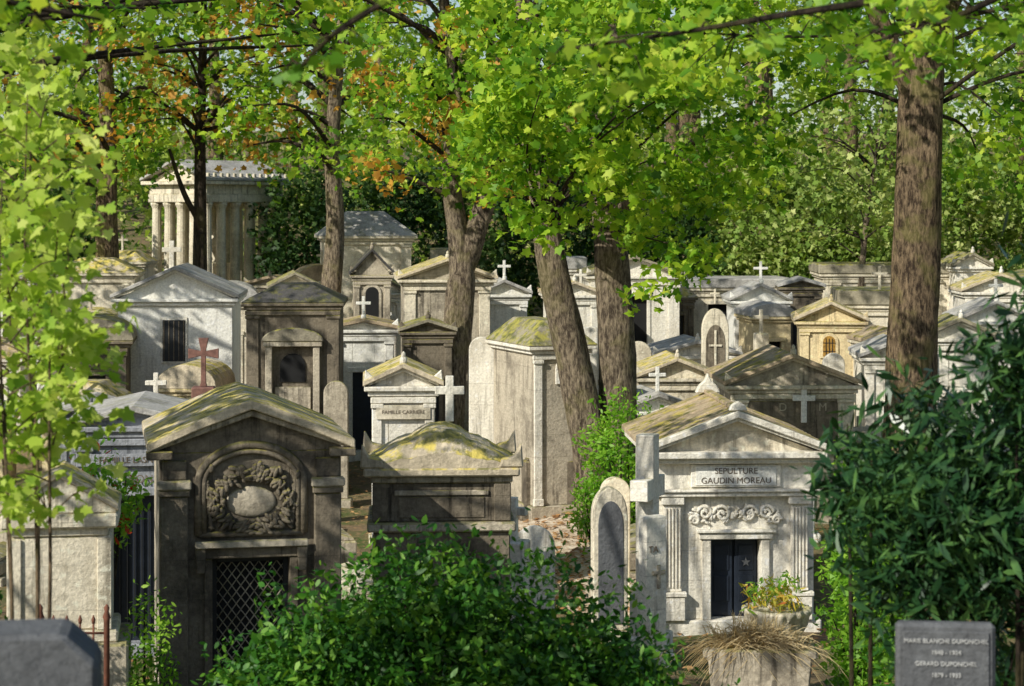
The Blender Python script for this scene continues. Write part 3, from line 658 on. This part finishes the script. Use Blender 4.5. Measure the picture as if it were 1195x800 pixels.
for (x,y,h,m_,r) in [(-1.9,26.5,.9,S_light,10),(-2.9,33,.7,S_mid,15),(-.1,31,.5,S_light,-10),(-.6,35,.6,S_mid,0),(2.3,34,.5,S_mid,5),(2.6,38,.6,S_light,5),(-4.2,36,.7,S_mid,3),(6.0,34,.6,S_light,0),(7.5,33,.7,S_mid,5)]:
    slab('grave_slab',x,y,.85,1.9,h,m_,r)
taken=[(o.location.x,o.location.y) for o in col.objects if o.parent is None and o.type=='EMPTY']
taken+=[(1.5,38),(-1.3,47),(-5.2,58),(-9,60),(-11.3,58)]
for y in np.arange(35,66,2.0):
    for x in np.arange(-16,17,1.75):
        xx=x+random.uniform(-.5,.5); yy=y+random.uniform(-.5,.5)
        if any(abs(xx-a)<1.45 and -1.5<yy-b<2.6 for a,b in taken): continue
        if abs(xx-(1.05-.03*(yy-36)))<1.1: continue
        if 3.2<xx<5.4 and 42<yy<46.8: continue
        k=random.random(); sm=random.choice([S_white,S_plast,S_white,S_light,S_light,S_mid,S_dark,S_warm]); rt=random.uniform(-6,10)
        zg=g(xx,yy); lim=2.1 if yy<46 else 3.0
        if k<.62 and yy>40:
            h=random.uniform(1.9,lim); tomb('chapel_tomb',xx,yy,random.uniform(1.0,1.45),zg+h,zg+h+random.uniform(.25,.5),1.7,rt,sm,random.choice([R_grn,R_yel,R_grey,R_brn]),.11,(.5,h*.6),random.choice([VOID,DOORB,IRON]),random.random()<.6,random.choice(['gable','gable','hip','flat','barrel']),acro=random.random()<.5,crs=((.5,.34) if random.random()<.4 else False))
        elif k<.85: stele('gravestone',xx,yy,zg+random.uniform(.9,1.7),random.uniform(.45,.7),sm,rt,random.choice(['round','gothic','ped','flat']),.15); slab('grave_slab',xx,yy-1.7,.75,1.5,.35,sm,rt)
        else: cross('stone_cross',xx,yy,zg+random.uniform(1.3,2.),.8,.5,sm,rt)
        taken.append((xx,yy))
# ------------------------------------------------------------ foreground objects
def urn():
    x,y=3.22,25; zg=g(x,y); p=empty('planter_urn',x,y,zg)
    box(p,'pedestal',-.28,.28,-.28,.28,-.2,.42,S_light,.03); box(p,'pedestal_cap',-.33,.33,-.33,.33,.421,.5,S_light,.02)
    lathe(p,'bowl',[(.2,.501),(.2,.54),(.12,.6),(.13,.64),(.30,.74),(.38,.88),(.40,.98),(.43,1.02),(.43,1.07),(.38,1.07),(.36,1.0)],S_light,flutes=20,fd=.09)
    c=[(random.gauss(0,.17),random.gauss(0,.17),1.10+random.random()*.16) for _ in range(20)]
    leafmesh(p,'plants',spray(c,.15,22,.5,.1),.10,'lance',[L_yel],up=.3)
    c=[(random.gauss(.05,.15),random.gauss(0,.13),1.22+random.random()*.2) for _ in range(9)]
    leafmesh(p,'plant_leaves',spray(c,.12,20,.5,.1),.10,'lance',[L_fresh],up=.3)
urn()
def trough():
    x,y=2.64,22; zg=g(x,y)-.02; p=empty('stone_trough_planter',x,y,zg,-4)
    prism(p,'trough',[(-.46,0),(-.55,.85),(-.6,.86),(-.6,.95),(.6,.95),(.6,.86),(.55,.85),(.46,0)],-.3,.35,S_mid,.02)
    box(p,'foot',-.5,.5,-.25,.3,-.4,-.001,S_mid,.02)
    ps=[]
    for i in range(900):
        bx=random.gauss(-.05,.2); by=random.uniform(-.2,.2); a=random.gauss(0,.55)+bx*1.1; L_=random.uniform(.25,.55); b=random.uniform(-.7,.3)
        pts=[(bx+math.sin(a)*L_*q+.10*a*q*q,by+b*L_*q-.1*q*q,.94+L_*q*math.cos(a)-.24*q*q*(.5+abs(a)+abs(b)*.5)) for q in (0,.35,.7,1)]
        ps.append((pts,[.005,.005,.004,.001]))
    tubes(p,'dry_grass',ps,L_straw,3)
trough()
p=empty('inscribed_granite_gravestone',2.30,10.9,g(2.3,10.9),-6)
h=2.83-g(2.3,10.9); box(p,'slab',-.26,.26,0,.1,-.2,h,GRAN,.02); box(p,'border',-.225,.225,-.012,-.001,.3,h-.04,GRAN,.006)
for i,s_ in enumerate(['MARIE BLANCHE DUPONCHEL','1848 - 1924','GERARD DUPONCHEL','1879 - 1933']): text(p,s_,0,-.016,h-.09-i*.06,.032,LETW)
p=empty('weathered_headstone',-1.95,8,g(-1.95,8),8)
h=3.36-g(-1.95,8); prism(p,'slab',[(-.35,-.2),(-.35,h-.06),(-.1,h),(.2,h),(.33,h-.12),(.33,-.2)],0,.35,GRAN,.02)
def rail(x,y,rot,L_,n,top):
    zg=g(x,y); p=empty('rusty_grave_railing',x,y,zg,rot); h=top-zg; ps=[]
    for i in range(n):
        a=L_*i/(n-1); ps.append(([(a,0,-.2),(a,0,h)],[.009]*2)); ps.append(([(a,0,h),(a,0,h+.03),(a,0,h+.07)],[.014,.018,.003]))
    for zz in (h-.08,h*.45,.15): ps.append(([(0,0,zz),(L_,0,zz)],[.011]*2))
    tubes(p,'railing',ps,RUST,6); 
    for a in (0,L_): lathe(p,'post',[(.025,-.2),(.025,h+.03),(.035,h+.05),(.018,h+.10),(.025,h+.13),(.005,h+.16)],RUST,10,loc=(a,0,0))
rail(-3.90,17.0,0,.55,6,1.62)
# ------------------------------------------------------------ trees
def trunkline(pts,rad,n=7): return spline(pts,rad,n)
p=empty('large_plane_tree',0,0,0)
a=trunkline([(6.36,33,-1.4),(6.36,33,-.3),(6.40,33,2),(6.47,33,4.4),(6.6,33,7.6),(6.8,33.3,11),(7.2,33.6,15)],[.62,.46,.41,.385,.34,.26,.12])
b=trunkline([(6.62,33,7.6),(7.6,32.4,9.6),(9,32,11.5)],[.2,.14,.05]); c_=trunkline([(6.55,33,6.6),(5.6,32.6,8.6),(4.4,32,10.8)],[.19,.13,.04])
tubes(p,'trunk',[a,b,c_],BARK,26,.045)
cs=region(3.6,11.5,29,37,5.6,14,120,lambda x,y:6.7+.8*math.sin(x*1.3)+(1.0 if abs(x-6.4)<.9 and y<33 else 0)-(1.4 if x>7.2 else 0))
branches(p,a[0],cs,45,BARKD,zmin=6.3); leafmesh(p,'foliage',spray(cs,.7,90),.15,'maple',[L_maple],up=.45)
p=empty('twin_trunk_maple_tree',0,0,0)
a=trunkline([(1.66,38,-1.4),(1.56,38,-.6),(1.40,38,1.0),(1.05,38,2.7),(.72,38,4.1),(.50,38,6),(.2,38,9),(-.2,38,12)],[.48,.36,.33,.31,.28,.22,.16,.06])
b=trunkline([(1.98,38.3,-1.4),(1.98,38.3,-.3),(1.96,38.3,1.5),(1.9,38.3,3.6),(1.75,38.2,6),(2.0,38,9),(2.6,38,12)],[.48,.38,.36,.33,.26,.17,.06])
c_=trunkline([(1.85,38.2,4.9),(2.7,37,5.8),(3.8,36,6.8)],[.14,.10,.03])
d_=trunkline([(1.7,38.2,5.6),(1.6,35.5,6.8),(1.4,33,7.4)],[.15,.1,.03])
tubes(p,'trunk',[a,b,c_,d_],BARKG,22,.05)
def low2(x,y):
    return float(np.interp(x,[-.6,0,.6,1.2,1.8,2.3,2.8,3.4,4.2],[5.7,4.8,4.5,5.0,4.7,3.4,3.35,4.6,5.2]))+random.uniform(0,.2)
cs=region(-.6,4.2,31,36,3.3,8.6,135,low2)+region(-2.5,6,32,42,8.6,13,34)+region(-1.0,2.6,27.5,31,6.6,9,22)  # last region: clusters added in front of the crown to dapple the plane trunk
branches(p,a[0]+b[0],cs,50,BARKD,.035,zmin=4.6); leafmesh(p,'foliage',spray(cs,.5,78),.15,'maple',[L_maple],up=.4)
p=empty('forked_chestnut_tree',0,0,0)
a=trunkline([(-1.55,47,-1),(-1.5,47,0),(-1.36,47,1.6),(-1.18,47,3.2),(-1.15,47,4.0),(-1.42,47,6),(-1.3,47,8),(-1.8,47,11)],[.5,.4,.35,.33,.27,.2,.15,.05])
b=trunkline([(-1.16,47,3.6),(-.9,47,4.4),(-.45,47,5.8),(-.15,46.8,7.6),(.6,46.5,10)],[.27,.25,.22,.15,.05])
tubes(p,'trunk',[a,b],BARKG,18,.06)
cs=region(-3.2,1.5,44,50,5.6,10,75,lambda x,y:6.0+.8*math.sin(2*x))+region(-6,4,42,52,10,14,34)
branches(p,a[0]+b[0],cs,60,BARKD,.07,zmin=4.5); P_=spray(cs,.7,70); leafmesh(p,'foliage',P_,.17,'maple',[L_maple,L_rust],rustmix(P_,.22),up=.4)
def tree(name,x,y,zb,zt,r,mat,lean,region_args,nb,nl,size,mats,fr=None,shape='maple',rad=1.,low=None,bn=40,extra=None,more=None):
    p=empty(name,0,0,0); n=6
    pts=[(x+lean*i/n+random.uniform(-.12,.12),y+random.uniform(-.1,.1),zb-.5+(zt-zb+.5)*i/n) for i in range(n+1)]
    a=trunkline(pts,[r*(1.3 if i==0 else 1-.8*i/n) for i in range(n+1)],4)
    tubes(p,'trunk',[a]+([trunkline(*extra)] if extra else []),mat,12,.05)
    cs=region(*region_args,nb,low)+(more or []); branches(p,a[0],cs,bn,BARKD,r*.25)
    P_=spray(cs,rad,nl); idx=None
    if fr: idx=rustmix(P_,fr,.6)
    leafmesh(p,'foliage',P_,size,shape,mats,idx,up=.45); return p
tree('chestnut_tree',-5.3,58,.2,14,.36,BARKG,.6,(-8,-2.5,54,62,6.6,14),60,60,.2,[L_maple,L_rust],.15,bn=40)
tree('slender_chestnut_tree',-9.0,60,.3,15,.26,BARKD,0,(-12,-6.5,56,63,7.4,15),75,58,.2,[L_maple,L_rust],.35,bn=45,extra=([(-9.,60,4.6),(-9.5,59.6,5.6),(-9.9,59.4,6.9)],[.1,.08,.04]))
tree('old_lime_tree',-11.4,58,.2,15,.42,BARK,-.1,(-16,-9.8,54,62,6.2,15),95,60,.2,[L_maple,L_rust],.15,bn=40)
tree('small_leaning_tree',10.2,62,1,8,.14,BARKG,1.,(8,12,60,66,4.2,9),55,60,.18,[L_sage],rad=.8,bn=25)
tree('dapple_lime_tree',-8.6,18.5,-.2,11,.3,BARK,.2,(-10.5,-5.4,13,20,5.6,10),46,46,.15,[L_maple],rad=.5,more=region(-4.2,-1.2,22.5,26,6.3,8.2,11))  # off-frame tree added to dapple the wreath mausoleum; extra clusters for the sepulture one
tree('dapple_lime_tree',-15.5,41,-1,13,.35,BARK,.2,(-19,-11.5,33,43,6,12),42,60,.18,[L_maple],rad=.75)  # unseen tree left of frame, put in to dapple the midfield tombs
tree('dapple_lime_tree',-18,55,0,14,.35,BARK,.2,(-22,-14.5,50,60,3,13),65,60,.2,[L_maple])
tree('dapple_lime_tree',16,48,-.5,14,.35,BARK,.2,(12.3,20,44,54,3.6,13),90,60,.2,[L_maple])
p=empty('background_trees',0,0,0)
def lowb(x,y): return float(np.interp(y,GY,GZ))
cs=region(-34,34,72,84,2,13,500,lowb)+region(-38,38,84,100,5,18,500,lowb)+region(-40,40,100,125,7,24,380,lowb)
P_=spray(cs,1.2,82,.5,.3); leafmesh(p,'foliage',P_,.27,'ragged',[L_back],up=.3,sizevar=.5)
ps=[]
for i in range(46):
    x=random.uniform(-34,34);y=random.uniform(76,110);z=lowb(0,y)
    ps.append(trunkline([(x,y,z-1),(x+random.uniform(-.5,.5),y,z+5),(x+random.uniform(-1,1),y,z+13)],[.4,.3,.12],4))
tubes(p,'trunks',ps,BARK,8,.05)
def shrub(name,cx,cy,cz,rx,ry,rz,nc,nl,cr,size,shape,mats,up=.5,stems=12,shell=.55,mat=BARKD,fr=None):
    p=empty(name,0,0,0); cs=[]
    while len(cs)<nc:
        v=Vector((random.gauss(0,1),random.gauss(0,1),random.gauss(0,1))).normalized()*random.uniform(shell,1.05)
        cs.append((cx+v.x*rx,cy+v.y*ry,max(cz+v.z*rz,g(cx,cy)+.1)))
    zg=g(cx,cy); ps=[]
    for c in random.sample(cs,min(stems,len(cs))):
        s=(cx+random.uniform(-.2,.2)*rx,cy+random.uniform(-.2,.2)*ry,zg-.1)
        ps.append(spline([s,((s[0]+c[0])/2,(s[1]+c[1])/2,(s[2]*.4+c[2]*.6)),c],[.022,.014,.005],4))
    tubes(p,'stems',ps,mat,5)
    P_=spray(cs,cr,nl,.5,.2); idx=None if fr is None else (rng.random(len(P_))<fr).astype(int)
    leafmesh(p,'leaves',P_,size,shape,mats,idx,up=up); return p
p=shrub('evergreen_bush',-.45,15.2,1.15,1.85,1.2,1.35,380,90,.25,.07,'oval',[L_bush])
cs=[(-.45+1.6*math.cos(a_)*q,15.2+1.0*math.sin(a_)*q,1.0+1.2*(1-q*q)**.5*random.uniform(.7,1)) for a_,q in zip(rng.uniform(0,6.28,200),rng.uniform(0,1,200)**.5)]
leafmesh(p,'inner_leaves',spray(cs,.3,60,.5,.2),.085,'oval',[L_bush],up=.5)
shrub('evergreen_bush',-1.6,14.6,.9,.75,.7,.85,110,85,.24,.07,'oval',[L_bush])
shrub('evergreen_bush',.95,15,.8,.75,.7,.75,110,85,.24,.07,'oval',[L_bush])
shrub('laurel_shrub',2.75,12.2,3.20,.80,.75,.85,230,46,.24,.125,'lance',[L_laurel],shell=.2,stems=5)
shrub('laurel_shrub',2.95,11.7,4.1,.42,.5,.65,60,36,.2,.125,'lance',[L_laurel],shell=.2,stems=4)
shrub('laurel_shrub',2.15,12.7,3.35,.38,.5,.35,34,32,.18,.125,'lance',[L_laurel],shell=.2,stems=2)
shrub('low_shrub',2.85,13.6,1.75,.55,.4,.75,90,50,.2,.08,'oval',[L_bush],shell=.2)
shrub('climbing_shrub',2.0,36.6,.55,.7,.6,1.35,75,50,.26,.10,'oval',[L_fresh])
shrub('climbing_shrub',1.5,36.4,-.1,.4,.5,.7,30,50,.24,.10,'oval',[L_fresh])
shrub('bright_shrub',3.85,22.5,.6,.42,.6,1.0,80,60,.22,.085,'oval',[L_fresh])
shrub('bright_shrub',4.15,24,1.0,.3,.5,1.2,60,60,.22,.085,'oval',[L_fresh])
shrub('bright_shrub',-3.62,20.3,.3,.2,.4,1.0,50,60,.2,.06,'oval',[L_fresh])
shrub('ivy_shrub',-5.0,19.0,.9,.25,.4,.8,50,50,.18,.07,'oval',[L_bush])
shrub('flowering_shrub',-4.35,21.4,2.0,.5,.4,.45,50,44,.2,.085,'oval',[L_fresh,L_red],fr=.07)
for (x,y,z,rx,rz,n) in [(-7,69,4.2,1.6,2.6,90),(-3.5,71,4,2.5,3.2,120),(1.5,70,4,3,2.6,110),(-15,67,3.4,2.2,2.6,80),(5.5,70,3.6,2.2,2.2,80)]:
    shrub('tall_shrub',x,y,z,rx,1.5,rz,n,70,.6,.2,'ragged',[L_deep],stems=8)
for (x,y,z,rx,rz,n) in [(9.5,69,4.4,3,2.8,180),(15,68,4.4,3,2.6,140),(19,64,4,2.4,2.6,80)]:
    shrub('sunlit_shrub',x,y,z,rx,1.5,rz,n,70,.6,.2,'ragged',[L_sage],stems=8)
p=empty('maple_sapling',0,0,0); ps=[];tips=[]
for (bx,by,tx,tz) in [(-2.9,12,-2.75,5.7),(-3.05,12.3,-3.1,5.9),(-2.85,11.7,-2.5,5.0),(-2.95,11.6,-2.8,5.2),(-3.1,12.8,-2.9,6.0)]:
    pts=[(bx+(tx-bx)*q+.08*math.sin(5*q),by,g(bx,by)-.1+(tz-g(bx,by)+.1)*q) for q in np.linspace(0,1,7)]
    ps.append(trunkline(pts,[.014,.013,.012,.011,.009,.007,.003],3))
    for k in range(20):
        q=random.uniform(.56,1); s=Vector((bx+(tx-bx)*q,by,g(bx,by)+(tz-g(bx,by))*q)); a_=random.uniform(0,6.28); L_=random.uniform(.15,.5)*(1.3-q*.5)
        e_=s+Vector((math.cos(a_)*L_,math.sin(a_)*L_*.8,random.uniform(.0,.2))); ps.append(spline([s,s.lerp(e_,.5)+Vector((0,0,.06)),e_],[.006,.004,.002],3))
        tips+= [tuple(e_),tuple(s.lerp(e_,.6))]
tubes(p,'stems',ps,BARK,6); leafmesh(p,'leaves',spray(tips,.18,12,.35,.3),.085,'maple',[L_light],up=.4)
def bough(name,pts,rad,n,size,cr,mat,nl=16,sp=.35):
    p=empty(name,0,0,0); a=spline(pts,rad,8); ps=[a]; tips=[]
    for k in range(n):
        i=random.randrange(2,len(a[0])); s=a[0][i]; e_=s+Vector((random.uniform(-sp,sp),random.uniform(-sp,sp),random.uniform(-sp*.7,sp*.5)))
        ps.append(spline([s,s.lerp(e_,.5)+Vector((0,0,.04)),e_],[.007,.005,.002],3)); tips.append(tuple(e_))
    tubes(p,'twigs',ps,BARKD,6); leafmesh(p,'leaves',spray(tips,cr,nl,.4,.3),size,'maple',[mat],up=.5)
bough('overhanging_branch',[(-.3,3.5,6.6),(-.2,8,6.15),(-.75,8.6,5.75),(-.95,9,5.62)],[.03,.02,.012,.005],9,.07,.10,L_maple,7,.2)
bough('overhanging_branch',[(3.5,7,6.9),(2.4,9,6.15),(1.2,10,5.95),(.3,10.5,5.85)],[.035,.025,.015,.006],26,.08,.16,L_maple,12,.3)
bough('overhanging_branch',[(3.8,11,6.9),(2.8,12,6.25),(2.2,12.5,6.05)],[.03,.02,.006],26,.085,.17,L_maple,14,.35)
bough('overhanging_branch',[(-4,7,6.6),(-2.6,9,6.05),(-1.9,9.5,5.9)],[.03,.02,.006],18,.08,.15,L_maple,10,.3)
bough('overhanging_branch',[(5,14,6.9),(4.0,15,6.6),(2.6,16,6.4),(1.5,17,6.5)],[.03,.02,.012,.006],46,.11,.22,L_maple,16,.45)
bough('overhanging_branch',[(-6,15,7.2),(-4.2,16,6.7),(-2.8,17,6.7)],[.03,.02,.006],32,.11,.22,L_maple,14,.4)
print('objects',len(bpy.data.objects))
